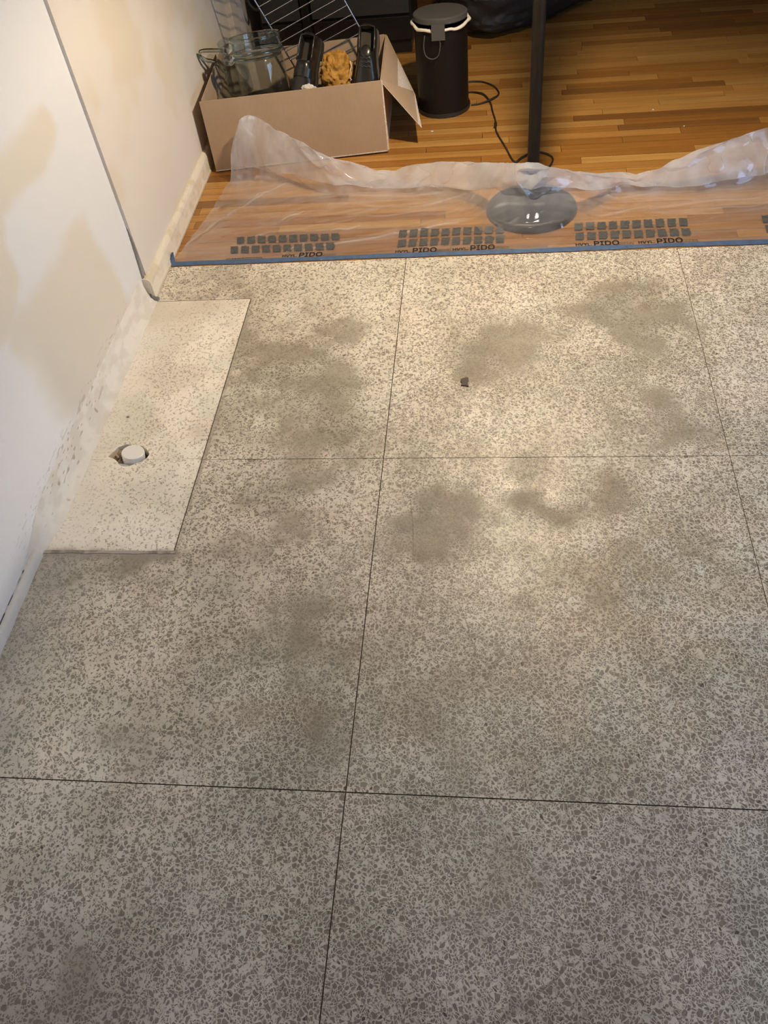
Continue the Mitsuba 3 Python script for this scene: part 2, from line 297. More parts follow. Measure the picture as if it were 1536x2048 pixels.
scene['film_clear'] = {'type': 'blendbsdf', 'weight': mikit.proc(lambda p, n, uv: uv.x), 'a': {'type': 'thindielectric', 'int_ior': 1.5},
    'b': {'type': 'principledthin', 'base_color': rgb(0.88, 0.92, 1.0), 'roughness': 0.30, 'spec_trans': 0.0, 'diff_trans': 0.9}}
scene['ink_grey'] = principled(mikit.proc(lambda p, n, uv: mi.Color3f(0.085, 0.085, 0.085)*(0.8+0.4*noise(p.x*130, p.y*420, 1.0))), 0.6, 0.3)
scene['ink_black'] = principled((0.012, 0.012, 0.014), 0.6, 0.3)
scene['pvc_white'] = principled((0.80, 0.79, 0.76), 0.35, 0.4)
scene['rubble'] = principled(mikit.proc(lambda p, n, uv: mix((0.42, 0.34, 0.24), (0.10, 0.085, 0.07), smoothstep(0.3, 0.7, fbm(p.x*150, p.y*150, p.z*150, 2)))), 0.85, 0.2)
scene['stone_grey'] = principled((0.115, 0.10, 0.085), 0.8, 0.2)
scene['shade_metal'] = principled((0.30, 0.28, 0.25), 0.5, 0.4)
scene['dark_wall_paint'] = principled((0.10, 0.085, 0.07), 0.7, 0.3)
scene['ceiling_paint'] = principled((0.30, 0.28, 0.26), 0.8, 0.2)
scene['brown_wall_paint'] = principled((0.20, 0.17, 0.14), 0.7, 0.3)

# ------------------------------------------------------------------ the room
XW, XF = -0.888, -0.878          # near and far wall face
# terrazzo: bed, panels with open joints, divider strips, the lighter inset panels by the wall
structure('terrazzo_floor', 'worn speckled terrazzo floor with thin dark panel joints')
put('terrazzo_floor', box(-1.05, 2.75, -3.0, 0.968, -0.08, -0.030), 'grout_dark')
HOLE = sg.Polygon([(-0.803, 0.014), (-0.792, 0.034), (-0.783, 0.052), (-0.760, 0.064), (-0.735, 0.058), (-0.712, 0.056), (-0.694, 0.043), (-0.680, 0.024), (-0.684, 0.008), (-0.695, -0.008),
    (-0.712, -0.010), (-0.724, -0.022), (-0.745, -0.016), (-0.762, -0.012), (-0.780, 0.004)])
PIN = sg.Point(-0.792, 0.180).buffer(0.0062, 12)
PATCH = sg.box(-0.90, -0.331, -0.519, 0.760)
def panel(poly, key='terrazzo_floor__panel', z=0.0):
    for g in getattr(poly, 'geoms', [poly]):
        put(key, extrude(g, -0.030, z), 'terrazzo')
g1, g2 = 0.0013, 0.0009
xs = [(-0.90, -g1), (g1, 0.9144-g2), (0.9144+g2, 1.8288-g2), (1.8288+g2, 2.75)]
ys = [(g2, 0.968), (-0.9426+g1, -g2), (-1.886+g1, -0.9426-g1), (-2.99, -1.886-g1)]
for a, b in xs:
    for c, d in ys:
        panel(sg.box(a, c, b, d).difference(PATCH.buffer(0.0016, join_style=2)))
for c, d in ((-0.3294, 0.0024), (0.0034, 0.7585)):
    q = sg.box(-0.90, c, -0.5206, d).difference(HOLE).difference(PIN)
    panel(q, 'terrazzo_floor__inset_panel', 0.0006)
labels['terrazzo_floor__inset_panel'] = {'label': 'paler fine speckled inset panel around the white plug'}
labels['terrazzo_floor__inset_panel_001'] = {'label': 'paler fine speckled inset panel towards the taped edge'}
for x0, x1, y0, y1 in ((-g1, g1, -2.9, 0.968), (0.9144-g2, 0.9144+g2, -2.9, 0.968), (1.8288-g2, 1.8288+g2, -2.9, 0.968), (-0.517, 2.7, -g2, g2), (-0.9, 2.7, -0.9426-g1, -0.9426+g1), (-0.9, 2.7, -1.886-g1, -1.886+g1)):
    put('terrazzo_floor__divider_strip', box(x0, x1, y0, y1, -0.030, -0.0012), 'grout_dark')
put('terrazzo_floor__mortar_edge', box(-0.5212, -0.5168, -0.331, 0.762, -0.030, -0.0016), 'grout_dark')
mx = np.linspace(-0.885, -0.512, 40); mw = meshkit.fbm(np.c_[mx*40, mx*0, mx*0], 3, 9)
put('terrazzo_floor__mortar_edge', extrude(sg.Polygon([(x, -0.3335-0.006*w_) for x, w_ in zip(mx, mw)] + [(x, -0.3285+0.003*w_) for x, w_ in zip(mx[::-1], mw)]), -0.028, 0.0011), 'mortar_grey')

# wooden strip floor: the boards in view are parts, the rest of the boards lie beyond
structure('wood_floor', 'glossy amber brown hardwood strip floor')
put('wood_floor', box(-1.05, 2.75, 0.968, 4.65, -0.08, -0.016), 'black_gap')
def hash_rand(x, y, z):
    a = [np.uint32(int(math.floor(v))+1000000) for v in (x, y, z)]
    with np.errstate(over='ignore'):
        h = a[0]*np.uint32(374761393) + a[1]*np.uint32(668265263) + a[2]*np.uint32(2147483647)
        h = (h ^ (h >> np.uint32(13)))*np.uint32(1274126177)
        return float((h ^ (h >> np.uint32(16))) & np.uint32(0xFFFFFF))/16777215.0
boards = []
for row in range(73):
    L = 0.42 + 0.75*hash_rand(row, 0, 3); off = 2*hash_rand(row, 0, 5)
    k = math.floor((-0.9+3+off)/L)
    while k*L-3-off < 2.72:
        a, b = max(k*L-3-off, -0.90), min((k+1)*L-3-off, 2.72)
        if b-a > 0.01:
            y0 = Y0 + row*ROW; e = 0.0009
            pts = lambda x0, x1, ya, yb, z: [(x0, ya, z), (x1, ya, z), (x1, yb, z), (x0, yb, z)]
            h = 0.0005*(hash_rand(row, k, 21)-0.5)
            m = hexa(pts(a+0.0003, b-0.0003, y0+0.0003, y0+ROW-0.0003, -0.016) + pts(a+e, b-e, y0+e, y0+ROW-e, h))
            boards.append((max(0.0, abs((a+b)/2-0.55)-0.9)*1.2 + row*ROW, m))
        k += 1
boards.sort(key=lambda t: t[0])
for _, m in boards[:290]: put('wood_floor__plank', m, 'wood')
put('wood_floor__far_planks', cat(*[m for _, m in boards[290:]]), 'wood'); labels['wood_floor__far_planks'] = {'kind': 'stuff'}

# left wall in two stretches with a metal edge bead between them, other walls and ceiling out of the frame
structure('wall_left', 'patched white plaster wall with beige paint showing through')
put('wall_left', box(-1.02, XW, -3.0, 0.800, -0.05, 2.5), 'near_wall_paint')
structure('wall_left_far', 'cream painted wall behind the cardboard box')
put('wall_left_far', box(-1.02, XF, 0.800, 4.65, -0.05, 2.5), 'far_wall_paint')
structure('wall_back'); put('wall_back', box(-1.02, 2.87, 4.60, 4.72, -0.05, 2.5), 'dark_wall_paint')
wr_ = man(box(2.75, 2.87, -3.0, 4.65, -0.05, 2.5)) - man(box(2.6, 2.9, -1.25, 0.55, 0.50, 1.80))
structure('wall_right'); put('wall_right', unman(wr_), 'brown_wall_paint')
structure('ceiling'); put('ceiling', box(-1.02, 2.87, -3.0, 4.72, 2.5, 2.6), 'ceiling_paint')
structure('wall_front'); put('wall_front', box(-1.02, 2.87, -3.12, -3.0, -0.05, 2.6), 'brown_wall_paint')
# added window in the right wall, out of view; its blind emits the daylight
structure('added_window_1', 'added window out of view in the right wall with a roller blind that emits daylight')
WY0, WY1, WZ0, WZ1 = -1.25, 0.55, 0.50, 1.80
put('added_window_1', cat(box(2.72, 2.80, WY0-0.07, WY0, WZ0-0.07, WZ1+0.07), box(2.72, 2.80, WY1, WY1+0.07, WZ0-0.07, WZ1+0.07), box(2.72, 2.80, WY0, WY1, WZ1, WZ1+0.07), box(2.70, 2.80, WY0-0.05, WY1+0.05, WZ0-0.07, WZ0)), 'white_paint')
bl = np.array([[(2.745+0.002*math.sin(z*40), y, z) for z in np.linspace(WZ0, WZ1, 20)] for y in (WY0, WY1)])
scene['added_window_1__blind'] = mikit.ply(grid(bl[::-1]), 'white_paint', smooth=True, emitter={'type': 'area', 'radiance': rgb(*DAY_RGB)})  # added emitter: the glowing blind stands in for outdoor light
# metal bead along the joint of the two wall stretches, flaring into a bent foot
bead = [(0.776, 0.0, 0.0045), (0.780, 0.05, 0.0040), (0.792, 0.16, 0.004), (0.806, 0.29, 0.005), (0.818, 0.50, 0.0065), (0.821, 0.73, 0.0075), (0.806, 0.93, 0.006), (0.80, 1.2, 0.005), (0.80, 2.5, 0.005)]
bp = smooth_path(bead, 60); V, X = [], []
for y, z, hw in bp: V.append([(XW-0.004, y-hw, z), (XW+0.0045, y-hw*0.5, z), (XW+0.0055, y+hw*0.4, z), (XW-0.004, y+hw, z)])
V = np.array(V); structure('trim_1', 'grey metal edge bead up the wall joint')
put('trim_1', cat(grid(V), grid(V[:, [3, 0]])), 'grey_metal')
foot = catmull([(XW+0.004, 0.790, 0.085), (XW+0.008, 0.786, 0.052), (XW+0.012, 0.779, 0.022), (XW+0.020, 0.773, 0.008), (XW+0.040, 0.768, 0.006)], 8)
put('trim_1__bent_foot', tube(foot, np.linspace(0.0022, 0.0072, len(foot)), 10), 'grey_metal', 40)
# far baseboard
prof = [(XF-0.01, 0), (XF+0.022, 0), (XF+0.022, 0.004), (XF+0.018, 0.010), (XF+0.018, 0.064), (XF+0.014, 0.074), (XF+0.006, 0.079), (XF-0.01, 0.080)]
def sweep_y(prof, y0, y1, n=2, wob=0.0, seed=0, taper=None):
    ys = np.linspace(y0, y1, n); P = np.zeros((n, len(prof), 3)); pr = np.array(prof)
    for i, y in enumerate(ys):
        d = wob*(meshkit.noise(np.c_[np.full(len(pr), y*25), pr*60], seed)-0.5)
        P[i] = np.c_[pr[:, 0]+d, np.full(len(pr), y), pr[:, 1]+d*0.6]
        if taper is not None:
            k = np.clip((y-y0)/taper, 0, 1); k = 0.12 + 0.88*k*k*(3-2*k)
            P[i, :, 0] = np.where(pr[:, 0] > XW, XW + (P[i, :, 0]-XW)*k, P[i, :, 0]); P[i, :, 2] = np.where(pr[:, 1] > 0, P[i, :, 2]*(0.35+0.65*k), P[i, :, 2])
    m = grid(P); f2 = trimesh.creation.triangulate_polygon(sg.Polygon(pr), engine='earcut')
    order = [int(np.argmin(np.linalg.norm(pr-v, axis=1))) for v in f2[0]]; f2 = np.array(order)[f2[1]]
    caps = [tm(P[0], f2), tm(P[-1], f2[:, ::-1])]
    return cat(m, *caps)
structure('baseboard_left', 'cream baseboard along the far stretch of wall'); put('baseboard_left', sweep_y(prof, 0.775, 2.45), 'baseboard_paint')
# plaster cove at the foot of the near wall and the old quarter round beyond it
cove = [(XW-0.01, 0.090), (XW+0.001, 0.088), (XW+0.003, 0.060), (XW+0.007, 0.032), (XW+0.014, 0.014), (XW+0.024, 0.004), (XW+0.036, 0.0010), (XW+0.036, -0.004), (XW-0.01, -0.004)]
structure('trim_2', 'scuffed plaster cove at the foot of the near wall'); put('trim_2', sweep_y(cove, -0.42, 0.766, 160, 0.0030, 3, 0.22), 'cove_plaster', 40)
qr = [(XW-0.01, 0.030), (XW+0.004, 0.029), (XW+0.010, 0.026), (XW+0.014, 0.018), (XW+0.016, 0.006), (XW+0.016, -0.002), (XW-0.01, -0.002)]
structure('trim_3', 'dirty rounded strip at the foot of the near wall'); put('trim_3', sweep_y(qr, -2.9, -0.345, 160, 0.0045, 5), 'cove_plaster', 40)
put('trim_3__open_joint', sweep_y([(XW-0.006, 0.0285), (XW+0.0025, 0.029), (XW+0.0010, 0.0302), (XW-0.006, 0.0306)], -2.9, -0.36, 240, 0.004, 8), 'joint_grey')
# door casing far back on the left wall
structure('trim_4', 'shaded door casing beyond the baseboard')
put('trim_4', rbox(XF-0.01, XF+0.022, 2.46, 2.56, 0, 2.1), 'far_wall_paint'); put('trim_4__inner_board', rbox(XF-0.01, XF+0.012, 2.568, 2.70, 0, 2.1), 'far_wall_paint')
put('trim_4__gap', box(XF-0.005, XF+0.003, 2.70, 2.73, 0, 2.1), 'black_gap')

# ------------------------------------------------------------------ floor lamp with its lit bulb
LX, LY = 0.440, 1.250
L = 'floor_lamp'
thing(L, 'tall black floor lamp whose round base lies under the clear plastic sheet', 'floor lamp')
put(L+'__base', lathe([(0, 0), (0.158, 0), (0.163, 0.003), (0.163, 0.010), (0.158, 0.015), (0.120, 0.019), (0.118, 0.021), (0.070, 0.024), (0.068, 0.027), (0.035, 0.030), (0, 0.031)], 96).apply_translation((LX, LY, 0)), 'gloss_black', 30)
put(L+'__pole', lathe([(0, 0.025), (0.0205, 0.025), (0.0205, 1.36), (0, 1.36)], 40).apply_translation((LX, LY, 0)), 'lamp_bronze', 40)
HEAD = np.array([0.415, 1.00, 1.500]); TILT_X, TILT_Y = math.radians(-10), math.radians(6)
put(L+'__collar', lathe([(0, 1.34), (0.028, 1.34), (0.030, 1.36), (0.028, 1.40), (0, 1.40)], 40).apply_translation((LX, LY, 0)), 'lamp_bronze', 40)
put(L+'__gooseneck', tube(catmull([(LX, LY, 1.36), (LX, LY, 1.52), (0.437, 1.20, 1.66), (0.430, 1.12, 1.72), (0.420, 1.03, 1.70), (HEAD[0], HEAD[1], 1.635)], 10), 0.011, 12), 'lamp_bronze', 50)
sh = lathe([(0.0, 0.150), (0.030, 0.148), (0.060, 0.130), (0.145, 0.0), (0.142, 0.0), (0.057, 0.126), (0.028, 0.143), (0, 0.145)], 64)
hm = trimesh.transformations.translation_matrix(HEAD + [0, 0, -0.055]) @ trimesh.transformations.rotation_matrix(TILT_X, (1, 0, 0)) @ trimesh.transformations.rotation_matrix(TILT_Y, (0, 1, 0))
sh.apply_transform(hm); put(L+'__shade', sh, 'shade_metal', 30)
bc = (hm @ np.array([0, 0, 0.070, 1]))[:3]
scene[L+'__bulb'] = {'type': 'sphere', 'center': bc.tolist(), 'radius': 0.032, 'bsdf': {'type': 'diffuse'}, 'emitter': {'type': 'area', 'radiance': rgb(*LAMP_RGB)}}
cord = catmull([(LX+0.012, LY+0.16, 0.004), (0.530, 1.585, 0.004), (0.512, 1.650, 0.004), (0.462, 1.668, 0.004), (0.414, 1.625, 0.008), (0.384, 1.603, 0.004), (0.350, 1.728, 0.004), (0.316, 1.86, 0.004), (0.313, 1.95, 0.004), (0.301, 2.042, 0.004), (0.290, 2.13, 0.006), (0.262, 2.205, 0.008), (0.222, 2.236, 0.006), (0.19, 2.245, 0.004),
    (0.16, 2.26, 0.004), (0.17, 2.33, 0.004), (0.207, 2.350, 0.004), (0.262, 2.336, 0.004), (0.308, 2.285, 0.004), (0.328, 2.21, 0.004), (0.300, 2.155, 0.009), (0.25, 2.125, 0.004), (0.2095, 2.116, 0.0040)], 10)
put(L+'__cord', tube(cord, 0.0036, 8), 'cable_black', 50)
sw = catmull([(0.310, 1.895, 0.0045), (0.313, 1.915, 0.0045), (0.313, 1.935, 0.0045)], 4); put(L+'__cord_switch', tube(sw, 0.0062, 10), 'cable_black', 40)

# ------------------------------------------------------------------ step bin
B = 'waste_bin'; BX, BY = 0.090, 2.125
thing(B, 'slim round black waste bin with a white liner edge under its lid', 'waste bin')
def at(m, x, y, z=0): m.apply_translation((x, y, z)); return m
put(B+'__body', at(lathe([(0, 0.004), (0.112, 0.004), (0.1125, 0.012), (0.108, 0.016), (0.1085, 0.348), (0.104, 0.350), (0.102, 0.02), (0, 0.02)], 64), BX, BY), 'black_metal', 30)
put(B+'__base_ring', at(lathe([(0.100, 0.0), (0.1145, 0.0), (0.1155, 0.006), (0.1145, 0.014), (0.1105, 0.014), (0.100, 0.0)], 64), BX, BY), 'black_plastic', 40)
th = np.linspace(0, 2*np.pi, 120, endpoint=False)
wob = meshkit.fbm(np.c_[np.cos(th)*3, np.sin(th)*3, th*0], 3, 4)-0.5
rim = np.c_[(0.114+0.008*wob)*np.cos(th), (0.114+0.008*wob)*np.sin(th), 0.346+0.012*(np.roll(wob, 7))]; rim = np.vstack([rim, rim[:2]])
put(B+'__liner_edge', at(tube(rim, 0.0062*(1+0.6*np.r_[wob, wob[:2]]), 8), BX, BY), 'liner_white', 50)
lid = lathe([(0, 0), (0.106, 0), (0.110, 0.004), (0.110, 0.020), (0.104, 0.0245), (0, 0.0265)], 64)
lid.apply_transform(trimesh.transformations.rotation_matrix(math.radians(-4), (1, 0, 0))); put(B+'__lid', at(lid, BX, BY, 0.357), 'dark_lid', 30)
tab = hexa([(-0.027, -0.131, 0.318), (0.027, -0.131, 0.318), (0.027, -0.1085, 0.318), (-0.027, -0.1085, 0.318), (-0.026, -0.129, 0.376), (0.026, -0.129, 0.376), (0.026, -0.105, 0.379), (-0.026, -0.105, 0.379)])
put(B+'__hinge_tab', at(tab, BX-0.004, BY), 'dark_lid')
put(B+'__lid_knob', at(lathe([(0, 0), (0.017, 0), (0.015, 0.004), (0.006, 0.005), (0, 0.005)], 24), BX+0.003, BY-0.086, 0.3785), 'black_plastic', 30)
hw = catmull([(-0.046, -0.119, 0.336), (-0.052, -0.121, 0.297), (-0.046, -0.122, 0.262), (-0.022, -0.122, 0.247), (0.004, -0.122, 0.258), (0.014, -0.121, 0.297), (0.010, -0.119, 0.336)], 10)
put(B+'__handle', at(tube(hw, 0.0024, 8), BX-0.012, BY), 'dark_lid', 50)

# ------------------------------------------------------------------ cardboard box
C = 'cardboard_box'
thing(C, 'open brown cardboard box full of household things against the left wall', 'cardboard box')
A_, B_, C_, D_ = [np.array(p) for p in ((-0.832, 1.655), (-0.126, 1.744), (-0.142, 2.200), (-0.846, 2.115))]
HB = 0.280
def z3(p, z): return np.array([p[0], p[1], z])
def wall_board(p, q, z0, z1, t=0.005): return slab([z3(p, z0), z3(q, z0), z3(q, z1), z3(p, z1)], t)
put(C+'__bottom', extrude(sg.Polygon([A_+[.006, .006], B_+[-.006, .006], C_+[-.006, -.006], D_+[.006, -.006]]), 0.001, 0.007), 'cardboard')
put(C+'__front_wall', wall_board(A_, B_, 0.001, HB), 'cardboard'); put(C+'__right_wall', wall_board(B_, C_, 0.001, HB), 'cardboard')
put(C+'__back_wall', wall_board(C_, D_, 0.001, HB), 'cardboard'); put(C+'__left_wall', wall_board(D_, A_, 0.001, HB), 'cardboard')
# front flap folded down over the front wall, its corrugated edges showing
nf = np.array([(B_-A_)[1], -(B_-A_)[0]]); nf /= np.linalg.norm(nf)
fa, fb = A_ + nf*0.006, B_ + nf*0.006
fl = [z3(fa-nf*0.004, HB+0.004), z3(fb-nf*0.004, HB+0.004), z3(fb+nf*0.006, 0.014), z3(fa+nf*0.006, 0.010)]
put(C+'__front_flap', slab([fl[3], fl[2], fl[1], fl[0]], 0.005), 'cardboard')
d = (B_-A_)/np.linalg.norm(B_-A_)
e1 = slab([fl[2], z3(fb+nf*0.006+d*0.007, 0.014), z3(fb-nf*0.004+d*0.005, HB), fl[1]], 0.005); put(C+'__front_flap__corrugated_side', e1, 'cardboard_edge')
e2 = slab([z3(fa+nf*0.0062, 0.006), z3(fb+nf*0.0062, 0.009), fl[2], fl[3]], 0.005); put(C+'__front_flap__corrugated_hem', e2, 'cardboard_edge')
# right flap sloping outwards
rf = [z3(B_+[0.001, 0.004], HB), np.array([0.004, 1.768, 0.100]), np.array([-0.040, 2.150, 0.066]), z3(C_+[0.001, -0.004], HB)]
put(C+'__right_flap', slab([rf[0], rf[1], rf[2], rf[3]], 0.004), 'cardboard')
rl = [z3(B_+[0.003, 0.000], HB-0.006), np.array([0.018, 1.764, 0.082]), np.array([-0.032, 2.140, 0.052]), z3(C_+[0.003, 0.0], HB-0.006)]
put(C+'__right_flap__liner_sheet', slab(rl, 0.0015), 'cardboard_edge')
put(C+'__left_flap', slab([z3(D_+[0.007, 0.004], 0.20), z3(A_+[0.007, -0.001], 0.20), z3(A_+[0.010, 0.002], HB+0.012), z3(D_+[0.012, 0.0], HB+0.030)], 0.004), 'cardboard')
put(C+'__back_flap', slab([z3(C_+[-0.01, 0.006], HB), z3(D_+[0.01, 0.006], HB), z3(D_+[0.01, 0.028], 0.06), z3(C_+[-0.01, 0.028], 0.06)][::-1], 0.004), 'cardboard')

# things in the box
F = 'dark_cloth_bundle'
thing(F, 'crumpled dark cloth filling the bottom of the cardboard box', 'cloth')
fv = blob((-0.49, 1.925, 0.088), (0.315, 0.19, 0.070), 0.08, 4.0, 3, 5, 0.55); put(F, fv, 'dark_cloth', True)
J = 'glass_jar'
thing(J, 'large clear glass jar with ribbed neck standing in the left of the box', 'jar')
prof = [(0, 0), (0.080, 0), (0.090, 0.006), (0.097, 0.022), (0.099, 0.045), (0.099, 0.158), (0.096, 0.178), (0.090, 0.190), (0.094, 0.196), (0.099, 0.203), (0.099, 0.212), (0.094, 0.218), (0.096, 0.225), (0.0975, 0.256)]
rimp = [(0.0955, 0.252), (0.100, 0.252), (0.1025, 0.256), (0.1015, 0.263), (0.097, 0.2655), (0.0945, 0.262), (0.0955, 0.252)]
basep = [(0, 0.002), (0.078, 0.002), (0.088, 0.008), (0.086, 0.014), (0.06, 0.010), (0, 0.010)]
R = trimesh.transformations.rotation_matrix
jt = trimesh.transformations.translation_matrix((-0.602, 1.812, 0.176)) @ R(math.radians(-4), (0, 1, 0)) @ R(math.radians(-12), (1, 0, 0))
jm = lathe(prof, 72); jm.apply_transform(jt); put(J+'__body', jm, 'jar_glass', 50)
jr = lathe(rimp, 72); jr.apply_transform(jt); put(J+'__rim', jr, 'glass', 50)
for zc, rc in ((0.1905, 0.0905), (0.208, 0.0990)):
    jn = lathe([(rc-0.003, zc-0.005), (rc+0.002, zc-0.003), (rc+0.003, zc), (rc+0.002, zc+0.003), (rc-0.003, zc+0.005), (rc-0.003, zc-0.005)], 72); jn.apply_transform(jt); put(J+'__neck_ring', jn, 'glass', 50)
jb = lathe(basep, 72); jb.apply_transform(jt); put(J+'__thick_base', jb, 'glass', 50)
for k, (y, z, s) in enumerate(((-0.04, 0.236, 1.0), (-0.055, 0.198, 1.15))):
    b = blob((-0.104, y, z), (0.020*s, 0.017*s, 0.017*s), 0.22, 2.2, 5+k, 3); b.apply_transform(jt); put(J+'__glass_knob', b, 'glass', True)
G = 'glass_pitcher'
thing(G, 'small clear glass pitcher with a square handle behind the large jar', 'pitcher')
gp = [(0, 0), (0.046, 0), (0.052, 0.006), (0.054, 0.02), (0.050, 0.12), (0.053, 0.185), (0.056, 0.192), (0.055, 0.195)]
put(G+'__body', at(lathe(gp, 56), -0.752, 1.985, 0.178), 'jar_glass', 50)
hp = np.array([(-0.752, 1.945, 0.352), (-0.80, 1.925, 0.366), (-0.856, 1.905, 0.374), (-0.866, 1.903, 0.360), (-0.850, 1.912, 0.338), (-0.822, 1.935, 0.318), (-0.795, 1.955, 0.270)])
hpath = catmull(hp, 6); t = np.gradient(hpath, axis=0); t /= np.linalg.norm(t, axis=1, keepdims=True)
wv = np.array([0.35, -0.75, 0.55]); wv /= np.linalg.norm(wv); nv = np.cross(t, wv); nv /= np.linalg.norm(nv, axis=1, keepdims=True)
S = np.stack([hpath+wv*0.013+nv*0.004, hpath+wv*0.013-nv*0.004, hpath-wv*0.013-nv*0.004, hpath-wv*0.013+nv*0.004, hpath+wv*0.013+nv*0.004], 1)
hm = cat(grid(S), hexa(np.vstack([S[0, :4], S[0, :4]+1e-5*0+t[0]*-0.002])), hexa(np.vstack([S[-1, :4], S[-1, :4]+t[-1]*0.002])))
put(G+'__handle', hm, 'glass', 30)

def shoe_meshes(slip_on):
    """a left-right symmetric dress shoe, heel at x=0, toe at x=0.285, z up"""
    st = [(0.0, 0.026, 0.062), (0.012, 0.034, 0.070), (0.05, 0.037, 0.072), (0.09, 0.036, 0.066), (0.12, 0.038, 0.076), (0.16, 0.044, 0.066), (0.20, 0.048, 0.054), (0.235, 0.045, 0.044), (0.262, 0.036, 0.036), (0.279, 0.022, 0.028), (0.286, 0.006, 0.020)]
    s = smooth_path(st, 60); ang = np.linspace(0, np.pi, 25); P = []
    for x, w, h in s:
        c, sn = np.cos(ang), np.sin(ang)
        v = np.c_[np.full(25, x), w*np.sign(c)*np.abs(c)**0.75, 0.014 + (h-0.010)*sn**0.72]
        if 0.008 < x < 0.106:                       # the open foot hole: up the outside, over the collar, down to the insole
            k = np.arange(25); a = np.abs(k-12); wi = w-0.005; top = 0.014 + (h-0.010)*(0.86 if x < 0.09 else 0.95)
            side = np.sign(12-k)
            yy = np.where(a >= 6, w*(1-0.16*((12-a)/6.0)**2), np.where(a == 5, w*0.80, np.where(a == 4, wi*0.80, wi*0.85*a/3.0)))
            zz = np.where(a >= 6, 0.014 + (top-0.014)*((12-a)/6.0), np.where(a == 5, top+0.001, np.where(a == 4, top-0.004, 0.026)))
            v = np.c_[np.full(25, x), side*np.minimum(yy, w), zz]
        P.append(v)
    P = np.array(P); upper = grid(P); b = P.copy(); b[:, :, 2] = 0.014
    upper = cat(upper, grid(b[:, [24, 0]]))
    so = [(x, w*1.06+0.003) for x, w, h in s]; poly = sg.Polygon([(x, w) for x, w in so] + [(x, -w) for x, w in so[::-1]]).buffer(0.001)
    sole = extrude(poly, 0.004, 0.015)
    heel = extrude(poly.intersection(sg.box(-1, -1, 0.075, 1)), -0.012, 0.006)
    # foot opening: a dark hollow with a raised collar
    cx = [x for x in np.linspace(0.012, 0.104, 16)]
    hh = lambda x: 0.015 + (float(np.interp(x, s[:, 0], s[:, 2]))-0.010)*0.87
    ww = lambda x: float(np.interp(x, s[:, 0], s[:, 1]))*0.81
    col = [(x, ww(x), hh(x)) for x in cx[::-1]] + [(0.006, 0, hh(0.006)+0.002)] + [(x, -ww(x), hh(x)) for x in cx]
    collar = tube(col, 0.0036, 8)
    op = extrude(sg.Polygon([(x, ww(x)*0.95) for x in cx] + [(x, -ww(x)*0.95) for x in cx[::-1]]), 0.0262, 0.0275)
    out = {'upper': upper, 'sole': cat(sole, heel), 'collar': collar, 'lining': op}
    top = lambda x: 0.014 + float(np.interp(x, s[:, 0], s[:, 2])) - 0.010
    hwid = lambda x: float(np.interp(x, s[:, 0], s[:, 1]))
    if slip_on:
        seam = [(0.125, y, top(0.125)-0.35*abs(y)) for y in (-0.034,)]
        arc = [(0.235-0.012*(y/0.03)**2-0.07*(abs(y)/0.033)**4, y, top(0.225)-0.012*(y/0.03)**2+0.004) for y in np.linspace(-0.033, 0.033, 24)]
        out['seam'] = tube(arc, 0.0022, 6)
        strap = [(0.150, hwid(0.15)*math.cos(a)*1.03, 0.014+(top(0.15)-0.012)*math.sin(a)**0.72*1.03) for a in np.linspace(0.35, np.pi-0.35, 24)]
        q = np.array(strap); out['strap'] = grid(np.stack([q+[-0.016, 0, 0.003], q+[-0.016, 0, 0.006], q+[0.016, 0, 0.000], q+[0.016, 0, -0.003]], 0))
    else:
        for k, x in enumerate((0.118, 0.132, 0.146, 0.160)):
            q = [(x+0.0025*math.sin(7*y*60), y, top(x)+0.003-abs(y)*0.12) for y in np.linspace(-0.020, 0.020, 10)]
            out[f'lace{k}'] = tube(q, 0.0024, 6)
        cap = [(0.215, hwid(0.215)*math.cos(a)*1.02, 0.014+(top(0.215)-0.012)*max(math.sin(a), 0)**0.72*1.03) for a in np.linspace(0.15, np.pi-0.15, 30)]
        out['seam'] = tube(cap, 0.0014, 6)
        tg = blob((0.108, 0, 0.082), (0.024, 0.021, 0.007), 0.05, 2, 4, 3); out['tongue'] = tg
    return out
def place_shoe(key, label, slip_on, toe, heel, topdir):
    toe, heel = np.array(toe, float), np.array(heel, float)
    X = toe-heel; X /= np.linalg.norm(X); Z = np.array(topdir, float); Z -= X*(Z@X); Z /= np.linalg.norm(Z); Y = np.cross(Z, X)
    M = np.eye(4); M[:3, 0], M[:3, 1], M[:3, 2], M[:3, 3] = X, Y, Z, heel
    thing(key, label, 'shoe', 'black shoes in the cardboard box')
    names = {'upper': ('upper', 'leather_black', 40), 'sole': ('sole', 'sole_black', False), 'collar': ('collar', 'leather_black', 50), 'lining': ('lining', 'dark_cloth', True), 'seam': ('seam', 'sole_black', 50), 'strap': ('strap', 'leather_black', 50), 'tongue': ('tongue', 'leather_black', True)}
    for k, m in shoe_meshes(slip_on).items():
        m.apply_transform(M); n, mat, sm = names.get(k, ('lace', 'lace_black', 50)); put(key+'__'+n, m, mat, sm)
place_shoe('black_shoe', 'black leather slip-on shoe with a strap, between the glass jar and the tan suede', True, (-0.462, 1.775, 0.170), (-0.402, 1.955, 0.370), (-0.15, -0.70, 0.70))
place_shoe('black_shoe_001', 'black leather lace-up shoe with a shiny toe in the right corner of the box', False, (-0.200, 1.790, 0.190), (-0.182, 1.965, 0.385), (0.05, -0.70, 0.70))
thing('tan_suede_slipper', 'fuzzy tan suede slipper between the two black shoes', 'slipper')
put('tan_suede_slipper__upper', blob((-0.318, 1.905, 0.252), (0.068, 0.085, 0.084), 0.34, 2.6, 9, 5), 'tan_suede', True)
